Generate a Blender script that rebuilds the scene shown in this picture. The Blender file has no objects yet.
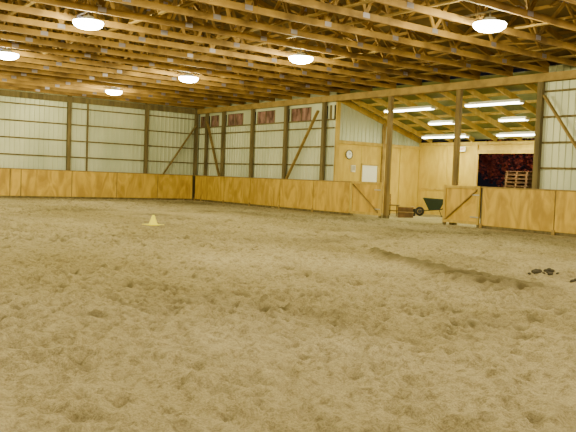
import bpy, bmesh, math, random
import numpy as np
from mathutils import Vector, Matrix
random.seed(7); rng=np.random.default_rng(7)
S=bpy.context.scene; COL=S.collection

# ------------------------------------------------------------ materials
def newmat(name):
    m=bpy.data.materials.new(name); m.use_nodes=True
    nt=m.node_tree; return m,nt,nt.nodes['Principled BSDF']
def simple(name,c,rough=.6,metal=0,em=None,es=0):
    m,nt,b=newmat(name); b.inputs['Base Color'].default_value=(*c,1)
    b.inputs['Roughness'].default_value=rough; b.inputs['Metallic'].default_value=metal
    if em: b.inputs['Emission Color'].default_value=(*em,1); b.inputs['Emission Strength'].default_value=es
    return m
def noisy(name,c1,c2,scale=(1,1,1),nscale=4,rough=.7,metal=0,detail=4,bump=0,lo=.35,hi=.65,dist=0):
    m,nt,b=newmat(name); N=nt.nodes; L=nt.links
    g=N.new('ShaderNodeNewGeometry'); mp=N.new('ShaderNodeMapping'); mp.inputs['Scale'].default_value=scale
    L.new(g.outputs['Position'],mp.inputs['Vector'])
    n=N.new('ShaderNodeTexNoise'); n.inputs['Scale'].default_value=nscale; n.inputs['Detail'].default_value=detail
    n.inputs['Distortion'].default_value=dist
    L.new(mp.outputs[0],n.inputs['Vector'])
    r=N.new('ShaderNodeValToRGB'); r.color_ramp.elements[0].position=lo; r.color_ramp.elements[1].position=hi
    r.color_ramp.elements[0].color=(*c1,1); r.color_ramp.elements[1].color=(*c2,1)
    L.new(n.outputs['Fac'],r.inputs['Fac']); L.new(r.outputs[0],b.inputs['Base Color'])
    b.inputs['Roughness'].default_value=rough; b.inputs['Metallic'].default_value=metal
    if bump:
        bp=N.new('ShaderNodeBump'); bp.inputs['Strength'].default_value=bump; bp.inputs['Distance'].default_value=.02
        L.new(n.outputs['Fac'],bp.inputs['Height']); L.new(bp.outputs[0],b.inputs['Normal'])
    return m
M_ply =noisy('plywood',(.38,.23,.022),(.64,.42,.05),(1,1,.35),2.2,.6,dist=1.5)
M_ply2=noisy('plywood_pale',(.46,.31,.035),(.58,.41,.06),(1,1,.35),2.2,.6,dist=1.5)
M_wood=noisy('truss_lumber',(.11,.06,.012),(.42,.255,.055),(.6,.6,.6),2.4,.75,lo=.3,hi=.7)
M_woodD=noisy('post_lumber',(.09,.07,.028),(.17,.13,.05),(2,2,.3),3,.8)
M_woodM=noisy('beam_lumber',(.21,.14,.035),(.34,.23,.06),(1,1,1),3,.75)
M_post=noisy('gate_post_lumber',(.14,.095,.03),(.24,.165,.05),(2,2,.3),3,.75)
M_woodP=noisy('pine_lumber',(.40,.27,.04),(.54,.38,.07),(2,2,.3),3,.7)
M_metal=noisy('wall_sheet_steel',(.44,.49,.36),(.60,.64,.48),(1,1,.3),.8,.4,.1)
M_roof=noisy('roof_underside',(.07,.045,.012),(.15,.10,.03),(1,1,1),1.2,.6)
M_roof2=noisy('aisle_roof_sheet',(.16,.20,.08),(.26,.30,.12),(1,1,1),1.2,.5)
M_plate=simple('gusset_steel',(.32,.30,.42),.4,.5)
M_white=simple('white_paint',(.8,.8,.74),.5)
M_black=simple('black_rubber',(.015,.015,.015),.6)
M_green=simple('dark_green_plastic',(.006,.022,.012),.45)
M_steel=simple('galvanised_steel',(.5,.5,.5),.35,.9)
M_dsteel=simple('dark_steel',(.06,.06,.06),.5,.6)
M_red=simple('red_plastic',(.6,.03,.02),.4,em=(1,.05,.02),es=.6)
M_redp=simple('red_painted_board',(.35,.04,.03),.6)
M_yellow=simple('yellow_plastic',(.9,.82,.01),.4)
M_lens=simple('lamp_lens',(1,1,1),.3,em=(1,.97,.78),es=60)
M_tube=simple('fluorescent_tube',(1,1,1),.3,em=(.96,1,.76),es=20)
M_win=noisy('dusk_window_glass',(.08,.04,.03),(.34,.19,.17),(1,2,1),2,.25)
M_leaf=noisy('red_leaves',(.16,.025,.02),(.42,.10,.07),(1,1,1),3,.6)
M_bark=simple('bark',(.06,.04,.03),.9)
M_dung=simple('manure',(.05,.04,.02),.95)
M_dark=simple('outside_soil',(.05,.04,.03),.95)
M_crate=noisy('weathered_wood',(.09,.05,.02),(.17,.095,.035),(1,1,1),3,.8)

# sand
m,nt,b=newmat('arena_sand'); N=nt.nodes; L=nt.links; M_sand=m
g=N.new('ShaderNodeNewGeometry')
def nz(scale,det,sc=(1,1,1),rgh=.5):
    mp=N.new('ShaderNodeMapping'); mp.inputs['Scale'].default_value=sc
    L.new(g.outputs['Position'],mp.inputs['Vector'])
    n=N.new('ShaderNodeTexNoise'); n.inputs['Scale'].default_value=scale; n.inputs['Detail'].default_value=det
    n.inputs['Roughness'].default_value=rgh
    L.new(mp.outputs[0],n.inputs['Vector']); return n
def ramp(n,lo,hi,c0,c1):
    r=N.new('ShaderNodeValToRGB'); r.color_ramp.elements[0].position=lo; r.color_ramp.elements[1].position=hi
    r.color_ramp.elements[0].color=(*c0,1); r.color_ramp.elements[1].color=(*c1,1)
    L.new(n.outputs['Fac'],r.inputs['Fac']); return r
n1=nz(.28,6,(1,.55,1),.6); n2=nz(14,5,(1,1,1),.7); n3=nz(70,4,(1,1,1),.7)
r=ramp(n1,.36,.62,(.355,.295,.14),(.50,.425,.235))
r2=ramp(n2,.33,.55,(.62,.60,.55),(1.05,1.05,1.05))
r3=ramp(n3,.35,.6,(.70,.70,.70),(1.1,1.1,1.1))
def mult(a,b_):
    mx=N.new('ShaderNodeMix'); mx.data_type='RGBA'; mx.blend_type='MULTIPLY'; mx.inputs['Factor'].default_value=1
    L.new(a,mx.inputs[6]); L.new(b_,mx.inputs[7]); return mx.outputs[2]
cc=mult(mult(r.outputs[0],r2.outputs[0]),r3.outputs[0])
at=N.new('ShaderNodeAttribute'); at.attribute_name='damp_and_shade'
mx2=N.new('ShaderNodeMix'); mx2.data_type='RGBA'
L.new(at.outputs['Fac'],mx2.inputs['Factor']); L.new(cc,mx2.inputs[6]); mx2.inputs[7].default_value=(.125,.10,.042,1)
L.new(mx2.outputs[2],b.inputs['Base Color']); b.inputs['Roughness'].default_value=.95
b.inputs['Specular IOR Level'].default_value=.1
ad=N.new('ShaderNodeMath'); ad.operation='MULTIPLY_ADD'; ad.inputs[1].default_value=.4
L.new(n3.outputs['Fac'],ad.inputs[0]); L.new(n2.outputs['Fac'],ad.inputs[2])
bp=N.new('ShaderNodeBump'); bp.inputs['Strength'].default_value=.8; bp.inputs['Distance'].default_value=.06
L.new(ad.outputs[0],bp.inputs['Height']); L.new(bp.outputs[0],b.inputs['Normal'])

# ------------------------------------------------------------ mesh builder
class MB:
    def __init__(s): s.bm=bmesh.new(); s.mats=[]
    def mi(s,mat):
        if mat not in s.mats: s.mats.append(mat)
        return s.mats.index(mat)
    def box(s,c,d,mat,rot=None):
        mt=Matrix.Translation(c)
        if rot is not None: mt=mt@rot
        mt=mt@Matrix.Diagonal((d[0],d[1],d[2],1))
        r=bmesh.ops.create_cube(s.bm,size=1,matrix=mt); i=s.mi(mat)
        for f in {f for v in r['verts'] for f in v.link_faces}: f.material_index=i
    def b2(s,lo,hi,mat):
        s.box([(a+b)/2 for a,b in zip(lo,hi)],[b-a for a,b in zip(lo,hi)],mat)
    def beam(s,p,q,w,h,mat,up=Vector((0,0,1))):
        p=Vector(p);q=Vector(q); d=q-p; x=d.normalized()
        if abs(x.dot(up))>.98: up=Vector((0,1,0))
        y=up.cross(x).normalized(); z=x.cross(y)
        R=Matrix((x,y,z)).transposed().to_4x4()
        s.box((p+q)/2,(d.length,w,h),mat,R)
    def cyl(s,p,q,r1,r2,mat,seg=16,smooth=True):
        p=Vector(p);q=Vector(q); d=q-p
        R=d.to_track_quat('Z','Y').to_matrix().to_4x4()
        r=bmesh.ops.create_cone(s.bm,cap_ends=True,segments=seg,radius1=r1,radius2=r2,depth=d.length,matrix=Matrix.Translation((p+q)/2)@R)
        i=s.mi(mat)
        for f in {f for v in r['verts'] for f in v.link_faces}:
            f.material_index=i; f.smooth=smooth and len(f.verts)==4
    def lathe(s,prof,c,mat,seg=24,axis=None):
        i=s.mi(mat); rings=[]
        for (r,z) in prof:
            rings.append([s.bm.verts.new((c[0]+r*math.cos(2*math.pi*k/seg),c[1]+r*math.sin(2*math.pi*k/seg),c[2]+z)) for k in range(seg)])
        for a,bb in zip(rings,rings[1:]):
            for k in range(seg):
                f=s.bm.faces.new((a[k],a[(k+1)%seg],bb[(k+1)%seg],bb[k])); f.material_index=i; f.smooth=True
    def torus(s,c,R,r,axis,mat,seg=24,sub=8):
        i=s.mi(mat); A=Vector(axis).normalized(); U=A.orthogonal().normalized(); V=A.cross(U); c=Vector(c); rs=[]
        for k in range(seg):
            a=2*math.pi*k/seg; d=U*math.cos(a)+V*math.sin(a)
            rs.append([s.bm.verts.new(c+d*(R+r*math.cos(2*math.pi*j/sub))+A*r*math.sin(2*math.pi*j/sub)) for j in range(sub)])
        for k in range(seg):
            for j in range(sub):
                f=s.bm.faces.new((rs[k][j],rs[(k+1)%seg][j],rs[(k+1)%seg][(j+1)%sub],rs[k][(j+1)%sub])); f.material_index=i; f.smooth=True
    def poly(s,pts,mat):
        f=s.bm.faces.new([s.bm.verts.new(p) for p in pts]); f.material_index=s.mi(mat)
    def corr(s,p0,p1,zfun,nrm,mat,pitch=.23,depth=.035):
        p0=Vector(p0);p1=Vector(p1);n=Vector(nrm); Lg=(p1-p0).length; u=(p1-p0)/Lg; i=s.mi(mat)
        pts=[];k=0
        while k*pitch<Lg:
            for o,dd in ((0,0),(.15,0),(.165,depth),(.2,depth),(.215,0)):
                t=k*pitch+o
                if t<=Lg: pts.append((t,dd))
            k+=1
        pts.append((Lg,0)); prev=None
        for t,dd in pts:
            q=p0+u*t+n*dd; lo,hi=zfun(t/Lg)
            a=s.bm.verts.new((q.x,q.y,lo)); bb=s.bm.verts.new((q.x,q.y,hi))
            if prev:
                f=s.bm.faces.new((prev[0],a,bb,prev[1])); f.material_index=i
            prev=(a,bb)
    def mesh(s,name):
        me=bpy.data.meshes.new(name); bmesh.ops.recalc_face_normals(s.bm,faces=s.bm.faces[:]); s.bm.to_mesh(me); s.bm.free()
        for m in s.mats: me.materials.append(m)
        return me
    def obj(s,name,loc=(0,0,0),parent=None,rotz=0):
        o=bpy.data.objects.new(name,s.mesh(name)); COL.objects.link(o); o.location=loc; o.rotation_euler[2]=rotz
        if parent: o.parent=parent
        return o

XB=20.0; YA=35.0; XL=-7.0; YN=-12.0; H=1.42; KH=1.38; EZ=5.0; XR=6.5
XO=25.4; YE=23.5; YR=13.5

# ------------------------------------------------------------ floor
def axis(segs):
    out=[]
    for a,b_,st in segs:
        out+=list(np.arange(a,b_-1e-6,st))
    out.append(segs[-1][1]); return np.array(out)
xs=axis([(XL,-1,.25),(-1,12,.035),(12,XO+.1,.08)]); ys=axis([(YN,1.5,.3),(1.5,13,.035),(13,YA+.1,.08)])
X,Y=np.meshgrid(xs,ys); Z=np.zeros_like(X)
def vnoise(X,Y,sc,seed):
    r=np.random.default_rng(seed).random((256,256)); u=X*sc+500; v=Y*sc+500
    iu=np.floor(u).astype(int); iv=np.floor(v).astype(int); fu=u-iu; fv=v-iv
    fu=fu*fu*(3-2*fu); fv=fv*fv*(3-2*fv); g=lambda a,b_: r[a%256,b_%256]
    return (g(iu,iv)*(1-fu)+g(iu+1,iv)*fu)*(1-fv)+(g(iu,iv+1)*(1-fu)+g(iu+1,iv+1)*fu)*fv-.5
Z+=.04*vnoise(X,Y,.5,1)+.035*vnoise(X,Y,1.7,2)+.03*vnoise(X*.8-Y*.5,X*.5+Y*.8,4.5,3)+.055*vnoise(X*.9+Y*.3,Y-.3*X,8.5,4)+.035*vnoise(X*.7-Y*.7,X*.7+Y*.7,14,5)
P=np.zeros_like(X)  # shade inside the hoof prints, painted into the sand colour
dens=lambda x,y: vnoise(np.array(x),np.array(y),.25,21)+.6*vnoise(np.array(x),np.array(y),.7,22)
cnt=0
while cnt<12500:
    cx=rng.uniform(-1,19.5); cy=rng.uniform(1.5,34)
    if rng.random()>.45+1.3*float(dens(cx,cy)): continue
    cnt+=1
    near=math.hypot(cx,cy)<7
    rx=rng.uniform(.04,.075); dp=rng.uniform(.025,.06)
    if near: dp*=.75
    if cy>13: rx*=1.35
    R=rx*2.6
    i0,i1=np.searchsorted(xs,[cx-R,cx+R]); j0,j1=np.searchsorted(ys,[cy-R,cy+R])
    if i1<=i0 or j1<=j0: continue
    a=rng.uniform(0,math.pi); dx=X[j0:j1,i0:i1]-cx; dy=Y[j0:j1,i0:i1]-cy
    u=(dx*math.cos(a)+dy*math.sin(a))/1.35; v=-dx*math.sin(a)+dy*math.cos(a); q=(u*u+v*v)/(rx*rx)
    core=np.exp(-q*q*.8)
    Z[j0:j1,i0:i1]+=-dp*core+.35*dp*np.exp(-((np.sqrt(q)-1.5)**2)*5)
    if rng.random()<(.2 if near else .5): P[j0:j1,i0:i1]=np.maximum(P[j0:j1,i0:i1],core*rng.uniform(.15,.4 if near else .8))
path=[(10.3,10.6),(9.6,9.5),(9.2,8.5),(8.9,7.6),(8.6,6.8),(8.55,6.1)]
D=np.full_like(X,9.)
for (ax,ay),(bx,by) in zip(path,path[1:]):
    t=np.clip(((X-ax)*(bx-ax)+(Y-ay)*(by-ay))/((bx-ax)**2+(by-ay)**2),0,1)
    D=np.minimum(D,np.hypot(X-ax-t*(bx-ax),Y-ay-t*(by-ay)))
D+=.16*vnoise(X,Y,3,9)
wid=.16+.36*np.clip((8.4-Y)/1.9,0,1)
rid=np.exp(-(np.abs(D)/wid)**2.6)
Z+=.10*rid
ring=np.exp(-((np.hypot(X-11,Y-19)-6.2+.8*vnoise(X,Y,.6,31))/.35)**2)
Z-=.03*ring
damp_and_shade=rid*.8+P*(Y<34)+.35*ring*(vnoise(X,Y,1.1,33)+.6)  # damp ridge and track, plus the painted shade of the prints
damp_and_shade=damp_and_shade+np.clip(vnoise(X,Y,.45,11)+.5*vnoise(X,Y,1.9,12)+.3*vnoise(X,Y,5,13)-.06,0,1)*.85*np.clip((np.hypot(X,Y)-4.5)/5,0,1)
damp_and_shade=np.clip(damp_and_shade,0,1)
edge=np.clip((XB-.4-X)/.6,0,1)*np.clip((YA-.4-Y)/.6,0,1)
Z*=.15+.85*edge
ny,nx=X.shape; me=bpy.data.meshes.new('floor'); idx=np.arange(nx*ny).reshape(ny,nx)
q=np.stack([idx[:-1,:-1],idx[:-1,1:],idx[1:,1:],idx[1:,:-1]],-1).reshape(-1,4)
me.vertices.add(nx*ny); me.vertices.foreach_set('co',np.stack([X,Y,Z],-1).astype(np.float32).ravel())
me.loops.add(q.size); me.loops.foreach_set('vertex_index',q.astype(np.int32).ravel())
me.polygons.add(len(q)); me.polygons.foreach_set('loop_start',(np.arange(len(q))*4).astype(np.int32))
me.update(calc_edges=True); me.polygons.foreach_set('use_smooth',np.ones(len(q),bool))
a=me.attributes.new('damp_and_shade','FLOAT','POINT'); a.data.foreach_set('value',damp_and_shade.astype(np.float32).ravel())
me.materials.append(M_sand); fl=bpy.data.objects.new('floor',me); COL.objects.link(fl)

mb=MB(); mb.b2((XO+.1,5,-.2),(60,50,-.02),M_dark); mb.obj('ground_outside')

# ------------------------------------------------------------ walls
mb=MB()
mb.corr((XL,YA+.12,0),(XB+.12,YA+.12,0),lambda t:(-.02,EZ+.25),(0,-1,0),M_metal)
for z in (.9,2.05,2.85,3.65,4.45): mb.b2((XL,YA+.05,z-.03),(XB,YA+.08,z+.03),M_woodD)
fx=[-6.9,-3,1,5,8.9,12.75,16.9,19.88]
for x in fx: mb.b2((x-.09,YA-.09,-.02),(x+.09,YA+.05,EZ+.2),M_woodD)
mb.b2((13.7-.04,YA-.02,-.02),(13.7+.04,YA+.05,EZ),M_woodD)
mb.b2((XL,YA-.13,EZ-.28),(XB,YA-.09,EZ),M_woodD)
mb.beam((17.9,YA-.13,1.4),(19.8,YA-.13,4.1),.05,.14,M_post,Vector((0,1,0)))
mb.obj('wall_far')
def kick(name,axis_,lo,hi,at,joints):
    mb=MB()
    for a,b_ in zip(joints,joints[1:]):
        g=.02
        if axis_=='x':
            mb.b2((a+g,at-.02,.10),(b_-g,at,KH-.03),M_ply)
            mb.b2((b_-.05,at,-.02),(b_+.05,at+.06,KH-.03),M_woodD)
        else:
            mb.b2((at-.02,a+g,.10),(at,b_-g,KH-.03),M_ply)
            mb.b2((at,b_-.05,-.02),(at+.06,b_+.05,KH-.03),M_woodD)
            mb.b2((at-.06,b_-.05,-.02),(at-.021,b_+.05,.16),M_woodM)
    if axis_=='x':
        mb.b2((lo,at-.04,KH-.03),(hi,at+.12,KH+.012),M_woodM); mb.b2((lo,at+.005,-.02),(hi,at+.05,.12),M_woodD)
    else:
        mb.b2((at-.04,lo,KH-.03),(at+.12,hi,KH+.012),M_woodM); mb.b2((at+.005,lo,-.02),(at+.05,hi,.12),M_woodD)
    return mb.obj(name)
kick('kickboard_wall_far','x',XL,XB-.35,YA-.28,[-7,-4.6,-2.2,.2,2.6,5.0,7.4,9.9,10.4,12.85,15.2,17.5,XB-.4])
kick('kickboard_wall_right','y',21.93,YA-.35,XB-.28,[21.95,24.3,26.75,29.2,31.6,33.9,YA-.4])
kick('kickboard_wall_right','y',YN,15.38,XB-.28,[-12,-9.5,-7,-4.6,-2.2,.3,2.7,5.1,7.5,10,12.6,15.32])

mb=MB()
def rightpart(y0,y1,posts,win):
    top=EZ+.25
    if win:
        mb.corr((XB+.12,y1+.12,0),(XB+.12,y0,0),lambda t:(-.02,4.02),(-1,0,0),M_metal)
        mb.b2((XB+.1,y0,4.62),(XB+.14,y1,top),M_metal)
    else: mb.corr((XB+.12,y1,0),(XB+.12,y0,0),lambda t:(-.02,top),(-1,0,0),M_metal)
    for z in (.9,2.05,2.85,3.65,4.0 if win else 4.45): mb.b2((XB+.05,y0,z-.03),(XB+.08,y1,z+.03),M_woodD)
    for y in posts: mb.b2((XB-.09,y-.09,-.02),(XB+.05,y+.09,EZ-.0),M_woodD)
rightpart(YE,YA,[34.0,32.3,29.6,26.85,24.1],True)
ww=[(YE+.1,24.0),(24.2,26.75),(26.95,29.5),(29.7,32.2),(32.4,33.9),(34.1,YA)]
for a,b_ in ww:
    mb.b2((XB+.1,a,4.02),(XB+.14,a+(b_-a)*.38,4.62),M_metal)
    mb.b2((XB+.1,b_-.15,4.02),(XB+.14,b_,4.62),M_metal)
rightpart(YN,YR,[YR,10,7,4,1,-2,-5,-8,-11.8],False)
mb.beam((XB-.13,33.8,4.3),(XB-.13,32.4,1.4),.05,.14,M_post,Vector((1,0,0)))
mb.beam((XB-.13,24.4,4.4),(XB-.13,26.5,1.4),.05,.14,M_woodM,Vector((1,0,0)))
mb.beam((XB-.13,13.3,4.3),(XB-.13,11.3,1.6),.05,.14,M_woodM,Vector((1,0,0)))
mb.obj('wall_right')
for k,(a,b_) in enumerate(ww):
    w=MB(); w.b2((XB+.11,a+(b_-a)*.38,4.04),(XB+.13,b_-.15,4.60),M_win)
    y0=a+(b_-a)*.38; y1=b_-.15
    for yy in (y0,y1,(y0+y1)/2): w.b2((XB+.09,yy-.025,4.02),(XB+.11,yy+.025,4.62),M_woodD)
    w.obj('window_%d'%(k+1))
mb=MB(); mb.b2((XB-.14,YN,EZ-.26),(XB-.09,YA-.1,EZ),M_woodM); mb.b2((XB+.07,YN,EZ-.26),(XB+.1,YE,EZ),M_woodM)
mb.obj('header_beam')
for y in (20.1,16.75):
    p=MB(); p.b2((XB-.085,y-.085,-.05),(XB+.065,y+.085,EZ),M_post)
    p.b2((XB-.1,y-.1,-.05),(XB+.075,y+.1,.12),M_woodD)
    p.obj('gate_post')
def gate(y0,y1,flip):
    g=MB(); x=XB-.28
    g.b2((x-.0,y0,.1),(x+.02,y1,KH),M_ply)
    for yy in (y0+.05,y1-.05): g.b2((x-.04,yy-.05,.1),(x,yy+.05,KH+.02),M_woodP)
    for zz in (.15,KH-.03): g.b2((x-.045,y0,zz-.05),(x-.003,y1,zz+.05),M_woodP)
    a,b_=(y0+.1,y1-.1) if flip else (y1-.1,y0+.1)
    g.beam((x-.025,a,.2),(x-.025,b_,KH-.1),.035,.1,M_woodM,Vector((1,0,0)))
    g.b2((x-.02,y0-.0,-.03),(x+.06,y0+.09,.12),M_woodD); g.b2((x-.02,y1-.09,-.03),(x+.06,y1,.12),M_woodD)
    for zz in (.35,1.1):
        g.b2((x-.055,y0,zz-.02),(x-.045,y0+.35,zz+.02),M_steel)
    g.obj('arena_gate')
gate(20.12,21.86,True); gate(15.42,16.98,False)

mb=MB(); mb.corr((XL-.1,YN,0),(XL-.1,YA,0),lambda t:(-.02,EZ+.25),(1,0,0),M_metal)
for z in (.9,2.05,2.85,3.65,4.45): mb.b2((XL-.08,YN,z-.045),(XL-.04,YA,z+.045),M_woodD)
for k in range(17): mb.b2((XL-.04,YN+2.8*k+.05,-.02),(XL+.1,YN+2.8*k+.23,EZ),M_woodD)
mb.obj('wall_left')
kick('kickboard_wall_left','y',YN+.1,YA-.4,XL+.2,[YN+.1+2.6*i for i in range(18)]+[YA-.5])
RZ=lambda x: 5.25+.30*(13.5-abs(x-XR))
mb=MB(); mb.corr((XL,YN-.1,0),(XB+.1,YN-.1,0),lambda t:(-.02,RZ(XL+27*t)+.1),(0,1,0),M_metal)
for x in range(-6,20,3): mb.b2((x-.09,YN-.07,-.02),(x+.09,YN+.06,EZ),M_woodD)
mb.obj('wall_back')
mb=MB(); mb.corr((XL,YA+.14,0),(XB+.1,YA+.14,0),lambda t:(EZ+.25,RZ(XL+27*t)+.1),(0,-1,0),M_roof); mb.obj('wall_far_gable')

mb=MB()
for sx,ex in ((XL-.4,XR),(XB+.4,XR)):
    z0,z1=RZ(sx)+.2,RZ(ex)+.2
    mb.poly([(sx,YN-.4,z0),(ex,YN-.4,z1),(ex,YA+.4,z1),(sx,YA+.4,z0)],M_roof)
ceil=mb.obj('ceiling')
mb=MB()
for x in np.arange(XL+.3,XB,.7):
    mb.b2((x-.02,YN,RZ(x)+.09),(x+.02,YA+.1,RZ(x)+.18),M_wood)
mb.obj('roof_purlins',parent=ceil)
def truss():
    t=MB(); th=.03; zb=EZ+.09; CH=.15
    t.b2((XL+.0,-th,EZ),(XB-.0,th,EZ+CH),M_wood)
    for s in (-1,1):
        xe=XR+s*13.5
        t.beam((xe,0,RZ(xe)-.03),(XR,0,RZ(XR)-.03),2*th,.17,M_wood)
    nn=12
    nodes=[XL+27*i/nn for i in range(nn+1)]
    tn=[XL+27*(i+.5)/nn for i in range(nn)]
    for i,x in enumerate(tn):
        zt=RZ(x)-.1
        t.beam((nodes[i],0,zb+.03),(x,0,zt),.04,.09,M_wood); t.beam((nodes[i+1],0,zb+.03),(x,0,zt),.04,.09,M_wood)
    for x in nodes[1:-1]:
        for s in (-1,1): t.box((x,s*(th+.003),zb),(.2,.004,.11),M_plate)
    for x in tn:
        for s in (-1,1): t.box((x,s*(th+.003),RZ(x)-.08),(.18,.004,.12),M_plate)
    return t.mesh('roof_truss')
tm=truss(); y=10.66-1.32*17
while y<YA-.2:
    o=bpy.data.objects.new('roof_truss',tm); COL.objects.link(o); o.location=(0,y,0); y+=1.32
mb=MB()
for x in (-4.3,-1.6,1.1,3.8,5.2,7.8,10.4,11.6,14.6,17.3,18.6):
    mb.b2((x-.045,YN,EZ+.15),(x+.045,YA-.1,EZ+.19),M_woodM)
for x in (3,8.5,13.4,17.9):
    for k in range(9):
        y0=-10+k*5
        mb.beam((x,y0,EZ+.25),(x,y0+4,RZ(x)-.2),.04,.09,M_wood,Vector((1,0,0)))
        mb.beam((x+.1,y0+4,EZ+.25),(x+.1,y0,RZ(x)-.2),.04,.09,M_wood,Vector((1,0,0)))
mb.obj('truss_bracing')

# ------------------------------------------------------------ lamps (low-profile round fixtures)
def lampmesh():
    t=MB()
    t.lathe([(.001,.17),(.12,.17),(.14,.13),(.2,.11),(.32,.07),(.355,.045),(.335,.045),(.15,.06),(0.001,.07)],(0,0,0),M_white,32)
    t.lathe([(.35,.05),(.355,.02),(.33,-.04),(.26,-.09),(.14,-.12),(0.001,-.13)],(0,0,0),M_lens,32)
    t.cyl((0,0,.16),(0,0,.30),.02,.02,M_steel,8)
    t.box((0,0,.305),(.06,1.42,.03),M_steel)
    return t.mesh('high_bay_lamp')
lm=lampmesh()
for lx in (.1,6.45,12.8):
    for ly in (-9.7,-3.1,3.5,10.0,16.6,23.2,29.8):
        o=bpy.data.objects.new('high_bay_lamp',lm); COL.objects.link(o); o.location=(lx,ly,4.86)
        ld=bpy.data.lights.new('bulb','POINT'); ld.energy=500; ld.color=(1,.87,.38) if ly>4 else (1,.85,.50); ld.shadow_soft_size=.1
        l=bpy.data.objects.new('bulb',ld); COL.objects.link(l); l.parent=o; l.location=(0,0,-.24)

# ------------------------------------------------------------ aisle (lean-to)
Y0=8.0
lz=lambda x: 4.95-(x-XB)*.29
mb=MB()
mb.poly([(XB+.15,Y0,lz(XB)+.22),(XO+.5,Y0,lz(XO+.5)+.22),(XO+.5,YE+.2,lz(XO+.5)+.22),(XB+.15,YE+.2,lz(XB)+.22)],M_roof2)
ac=mb.obj('ceiling_aisle')
mb=MB()
y=Y0+.3
while y<YE-.2:
    mb.beam((XB+.16,y,lz(XB+.16)-.02),(XO-.07,y,lz(XO-.07)-.02),.045,.2,M_woodP); y+=1.2
for x in np.arange(XB+.6,XO,.8): mb.b2((x-.045,Y0,lz(x)+.09),(x+.045,YE-.12,lz(x)+.19),M_woodP)
mb.obj('aisle_rafters',parent=ac)
mb=MB()
xa,xb_=XB+.16,XO
mb.corr((xa,YE+.05,0),(xb_,YE+.05,0),lambda t:(3.0,lz(xa+(xb_-xa)*t)+.2),(0,-1,0),M_metal)
for a,b_ in ((XB+.16,21.7),(22.75,24.1),(24.12,25.4)): mb.b2((a,YE,-.02),(b_-.01,YE+.04,3.05),M_ply2)
mb.b2((21.7,YE,2.2),(22.75,YE+.04,3.05),M_ply2)
mb.b2((XB+.12,YE-.1,-.02),(XB+.3,YE,4.85),M_woodP)
mb.b2((22.9,YE-.1,-.02),(23.05,YE,4.05),M_woodM)
mb.b2((XB+.3,YE-.06,3.0),(XO,YE,3.14),M_woodP)
mb.beam((XB+.2,YE-.05,lz(XB+.2)-.0),(XO,YE-.05,lz(XO)-.0),.06,.22,M_woodP)
mb.obj('wall_aisle_end')
d=MB(); d.b2((21.77,YE-.0,0.0),(22.69,YE+.04,2.13),M_white)
for a,b_ in ((21.7,21.77),(22.69,22.76)): d.b2((a,YE-.03,0),(b_,YE-.001,2.2),M_woodP)
d.b2((21.7,YE-.03,2.13),(22.76,YE-.001,2.2),M_woodP)
for zz in (.25,1.2): d.b2((21.9,YE-.012,zz),(22.56,YE-.001,zz+.75),M_white)
d.cyl((22.6,YE-.08,1.0),(22.6,YE-.001,1.0),.03,.03,M_steel,12); d.obj('door_1')
mb=MB()
for a,b_ in ((Y0,17.3),(20.1,21.8),(21.82,YE)): mb.b2((XO,a,-.02),(XO+.05,b_,3.3),M_ply2)
mb.b2((XO,17.3,2.85),(XO+.05,20.1,3.3),M_ply2)
for y in (17.2,20.15): mb.b2((XO-.08,y-.07,-.02),(XO,y+.07,3.3),M_woodP)
mb.b2((XO-.06,17.2,2.8),(XO,20.15,2.95),M_woodP)
mb.b2((XO-.06,Y0,3.18),(XO,YE,3.32),M_woodP)
mb.b2((XO-.03,20.2,1.15),(XO,YE-.1,1.22),M_woodP)
mb.obj('wall_aisle_outer')
mb=MB(); mb.b2((XB+.2,Y0-.05,-.02),(XO,Y0,3.2),M_ply2); mb.corr((XB+.16,Y0-.05,0),(XO,Y0-.05,0),lambda t:(3.1,lz(XB+.16+5.2*t)+.2),(0,1,0),M_metal); mb.obj('wall_aisle_near')

def fluo(x,y0,y1):
    z=lz(x)-.22; L_=y1-y0; yc=(y0+y1)/2
    t=MB()
    t.box((0,0,.03),(.26,L_,.05),M_white); t.box((0,0,.08),(.08,L_*.9,.06),M_white)
    for s in (-.08,0,.08):
        t.cyl((s,-L_/2+.03,-.02),(s,L_/2-.03,-.02),.032,.032,M_tube,10)
    for s in (-1,1): t.box((0,s*(L_/2-.015),-.01),(.24,.03,.06),M_white)
    o=t.obj('fluorescent_light',(x,yc,z))
    ld=bpy.data.lights.new('tube_glow','AREA'); ld.shape='RECTANGLE'; ld.size=.14; ld.size_y=L_; ld.energy=32*L_; ld.color=(1,.95,.45)
    l=bpy.data.objects.new('tube_glow',ld); COL.objects.link(l); l.parent=o; l.location=(0,0,-.06)
for a in ((21.3,19.1,21.7),(21.3,15.1,17.5),(22.8,19.3,20.6),(22.8,15.9,17.1),(24.3,19.8,22.3),(24.3,16.4,18.3),(22.8,10.5,12.9)): fluo(*a)

# clock
t=MB(); n=32
t.cyl((0,-.02,0),(0,.02,0),.19,.19,M_white,n); t.torus((0,-.02,0),.19,.018,(0,1,0),M_black,32,8)
for k in range(12):
    a=k*math.pi/6; t.box((.155*math.sin(a),-.023,.155*math.cos(a)),(.012,.004,.03),M_black,Matrix.Rotation(a,4,'Y'))
t.beam((0,-.026,0),(.07,-.026,.05),.004,.014,M_black); t.beam((0,-.028,0),(-.03,-.028,.13),.004,.01,M_black)
t.obj('wall_clock',(20.95,YE-.02,2.55))
t=MB(); t.box((0,0,0),(.22,.08,.3),M_white); t.box((0,-.045,.02),(.16,.012,.2),M_steel); t.obj('electrical_box',(21.2,YE-.04,1.95))
t=MB(); t.box((0,0,0),(.06,.36,.22),M_white)
def seg(y,z,w,h): t.box((-.033,y,z),(.006,w,h),M_red)
y=.13
for z in (-.06,0,.06): seg(y-.02,z,.05,.015)
seg(y,0,.015,.13)
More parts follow.
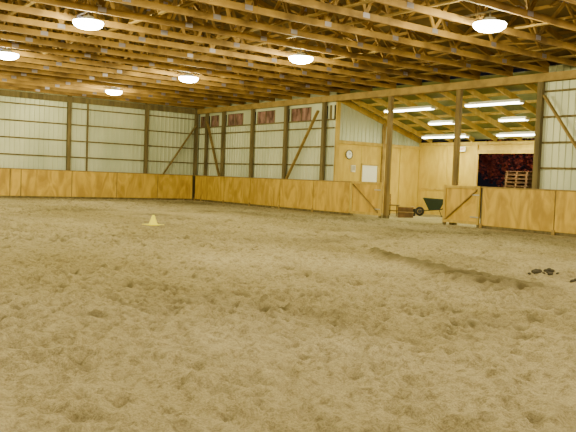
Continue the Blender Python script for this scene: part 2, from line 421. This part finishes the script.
for s in (-1,1): t.box((-.033,.035,0),(.006,.015,.14),M_red,Matrix.Rotation(s*.5,4,'X'))
seg(-.035,0,.015,.13); seg(-.11,0,.015,.13); seg(-.11,.06,.07,.015)
t.obj('exit_sign',(XO-.09,20.9,3.0))

# ------------------------------------------------------------ wheelbarrow
w=MB(); r=w.mi(M_green)
top=[(-.45,-.36,.74),(.5,-.38,.78),(.5,.38,.78),(-.45,.36,.74)]; bot=[(-.24,-.22,.32),(.24,-.22,.28),(.24,.22,.28),(-.24,.22,.32)]
tv=[w.bm.verts.new(p) for p in top]; bv=[w.bm.verts.new(p) for p in bot]
for k in range(4):
    f=w.bm.faces.new((tv[k],tv[(k+1)%4],bv[(k+1)%4],bv[k])); f.material_index=r
f=w.bm.faces.new(bv); f.material_index=r
for k in range(4): w.beam(top[k],top[(k+1)%4],.03,.03,M_green)
w.torus((.62,0,.2),.15,.05,(0,1,0),M_black); w.cyl((.62,-.07,.2),(.62,.07,.2),.09,.09,M_dsteel)
for s in (-1,1):
    w.beam((.66,s*.1,.2),(-.3,s*.24,.32),.035,.035,M_black); w.beam((-.3,s*.24,.32),(-1.0,s*.3,.62),.035,.035,M_black)
    w.beam((-.2,s*.22,.33),(-.32,s*.26,.01),.03,.03,M_dsteel); w.beam((-.32,s*.26,.01),(-.5,s*.26,.01),.03,.02,M_dsteel)
w.beam((-.28,-.25,.12),(-.28,.25,.12),.02,.03,M_dsteel)
w.obj('wheelbarrow',(23.9,21.1,.01),rotz=2.3)
c=MB()
for sx in (-.2,.2):
    c.b2((sx-.02,-.2,0),(sx+.02,-.16,.45),M_crate); c.b2((sx-.02,.16,0),(sx+.02,.2,.9),M_crate)
    c.b2((sx-.012,-.18,.2),(sx+.012,.18,.23),M_crate)
c.b2((-.23,-.23,.43),(.23,.22,.47),M_crate)
for zz in (.6,.72,.84): c.b2((-.2,.165,zz-.03),(.2,.19,zz+.03),M_crate)
c.obj('wooden_chair',(21.9,21.6,.01),rotz=.6)
c=MB(); c.lathe([(.001,.01),(.12,.01),(.155,.3),(.165,.3),(.165,.32),(.15,.32),(.115,.03),(.001,.03)],(0,0,0),M_black)
for k in range(10):
    a=math.pi*k/10; b_=math.pi*(k+1)/10
    c.cyl((.16*math.cos(a),0,.3+.12*math.sin(a)),(.16*math.cos(b_),0,.3+.12*math.sin(b_)),.005,.005,M_steel,6)
c.obj('feed_bucket',(22.75,21.3,.01))
c=MB(); c.b2((-.3,-.2,.0),(.3,.2,.2),M_crate); c.b2((-.3,0,.2),(.3,.2,.4),M_crate); c.b2((-.32,-.22,.2),(.32,.0,.23),M_woodM); c.b2((-.32,-.02,.4),(.32,.22,.43),M_woodM)
c.obj('mounting_step',(21.6,20.6,.01),rotz=-.7)
c=MB(); c.box((0,0,.012),(.42,.42,.025),M_yellow); c.lathe([(.13,.025),(.11,.06),(.05,.22),(.03,.27),(.001,.275)],(0,0,0),M_yellow)
c.obj('yellow_training_cone',(8.85,17.75,.01),rotz=.3)
def dung(loc,n,name='manure_pile'):
    c=MB(); i=c.mi(M_dung)
    for k in range(n):
        a=random.uniform(0,6.28); rr=random.uniform(0,.13); s=random.uniform(.025,.045)
        rs=bmesh.ops.create_icosphere(c.bm,subdivisions=2,radius=s,matrix=Matrix.Translation((rr*math.cos(a)*1.6,rr*math.sin(a),s*.7+max(0,.06-rr*.5)))@Matrix.Diagonal((1.2,1,.8,1)))
    c.obj(name,loc)
dung((10.4,6.9,-.01),18); dung((10.65,6.85,-.01),12); dung((10.15,5.95,-.01),12)

# ------------------------------------------------------------ outside
p=MB()
for k in range(13):
    z=k*.165
    ox=random.uniform(-.03,.03); oy=random.uniform(-.04,.04)
    for yy in (-.5,0,.5): p.b2((ox-.5,oy+yy-.04,z+.02),(ox+.5,oy+yy+.04,z+.12),M_crate)
    for j in range(6): p.b2((ox-.5+j*.18,oy-.6,z+.12),(ox-.4+j*.18,oy+.6,z+.14),M_crate)
    for j in (0,2.5,5): p.b2((ox-.5+j*.18,oy-.6,z+0),(ox-.4+j*.18,oy+.6,z+.02),M_crate)
p.obj('pallet_stack',(27.0,18.9,-.02))
t=MB(); t.cyl((0,0,-.03),(.1,.1,1.8),.1,.07,M_bark,10)
for k in range(9):
    a=k*.7; t.cyl((.1,.1,1.3+.1*k*.5),(1.2*math.cos(a),1.2*math.sin(a),2.6+.15*(k%4)),.035,.012,M_bark,6)
li=t.mi(M_leaf)
for k in range(3600):
    d=Vector((random.gauss(0,1),random.gauss(0,1),random.gauss(0,.65)))
    d=d.normalized()*random.uniform(.4,1)**.5*1.7; c=Vector((0,0,2.7))+Vector((d.x,d.y*1.3,d.z*.85))
    u=Vector((random.gauss(0,1),random.gauss(0,1),random.gauss(0,1))).normalized(); v=u.orthogonal().normalized()
    f=t.bm.faces.new([t.bm.verts.new(c+q) for q in (u*.09,v*.05,-u*.07,-v*.05)]); f.material_index=li
t.obj('red_leafed_tree',(29.4,20.9,0))
t=MB(); t.cyl((0,0,0),(.12,0,.05),.03,.03,M_steel,10); t.lathe([(.001,.1),(.06,.1),(.14,.02),(.13,.02),(.001,.06)],(.2,0,.0),M_white); t.lathe([(.06,.03),(.07,-.02),(.001,-.06)],(.2,0,0),M_lens)
o=t.obj('added_outdoor_lamp',(XO+.05,18.7,3.1))  # added lamp, put in to brighten the tree and pallets outside
ld=bpy.data.lights.new('bulb','POINT'); ld.energy=150; ld.color=(1,.75,.55); ld.shadow_soft_size=.05
l=bpy.data.objects.new('bulb',ld); COL.objects.link(l); l.parent=o; l.location=(.2,0,-.13)

# ------------------------------------------------------------ world + camera
w=bpy.data.worlds.new('night'); S.world=w; w.use_nodes=True
w.node_tree.nodes['Background'].inputs[0].default_value=(.006,.006,.008,1); w.node_tree.nodes['Background'].inputs[1].default_value=1
cam=bpy.data.cameras.new('camera'); co=bpy.data.objects.new('camera',cam); COL.objects.link(co)
az=math.radians(37.1); pt=math.radians(-3.0); rl=math.radians(2.23)
fw=Vector((math.sin(az)*math.cos(pt),math.cos(az)*math.cos(pt),math.sin(pt)))
r0=Vector((math.cos(az),-math.sin(az),0)); u0=r0.cross(fw)
r=r0*math.cos(rl)+u0*math.sin(rl); u=-r0*math.sin(rl)+u0*math.cos(rl)
Mx=Matrix((r,u,-fw)).transposed().to_4x4(); Mx.translation=Vector((0,0,H)); co.matrix_world=Mx
cam.sensor_width=36; cam.lens=45; cam.clip_end=200
S.camera=co
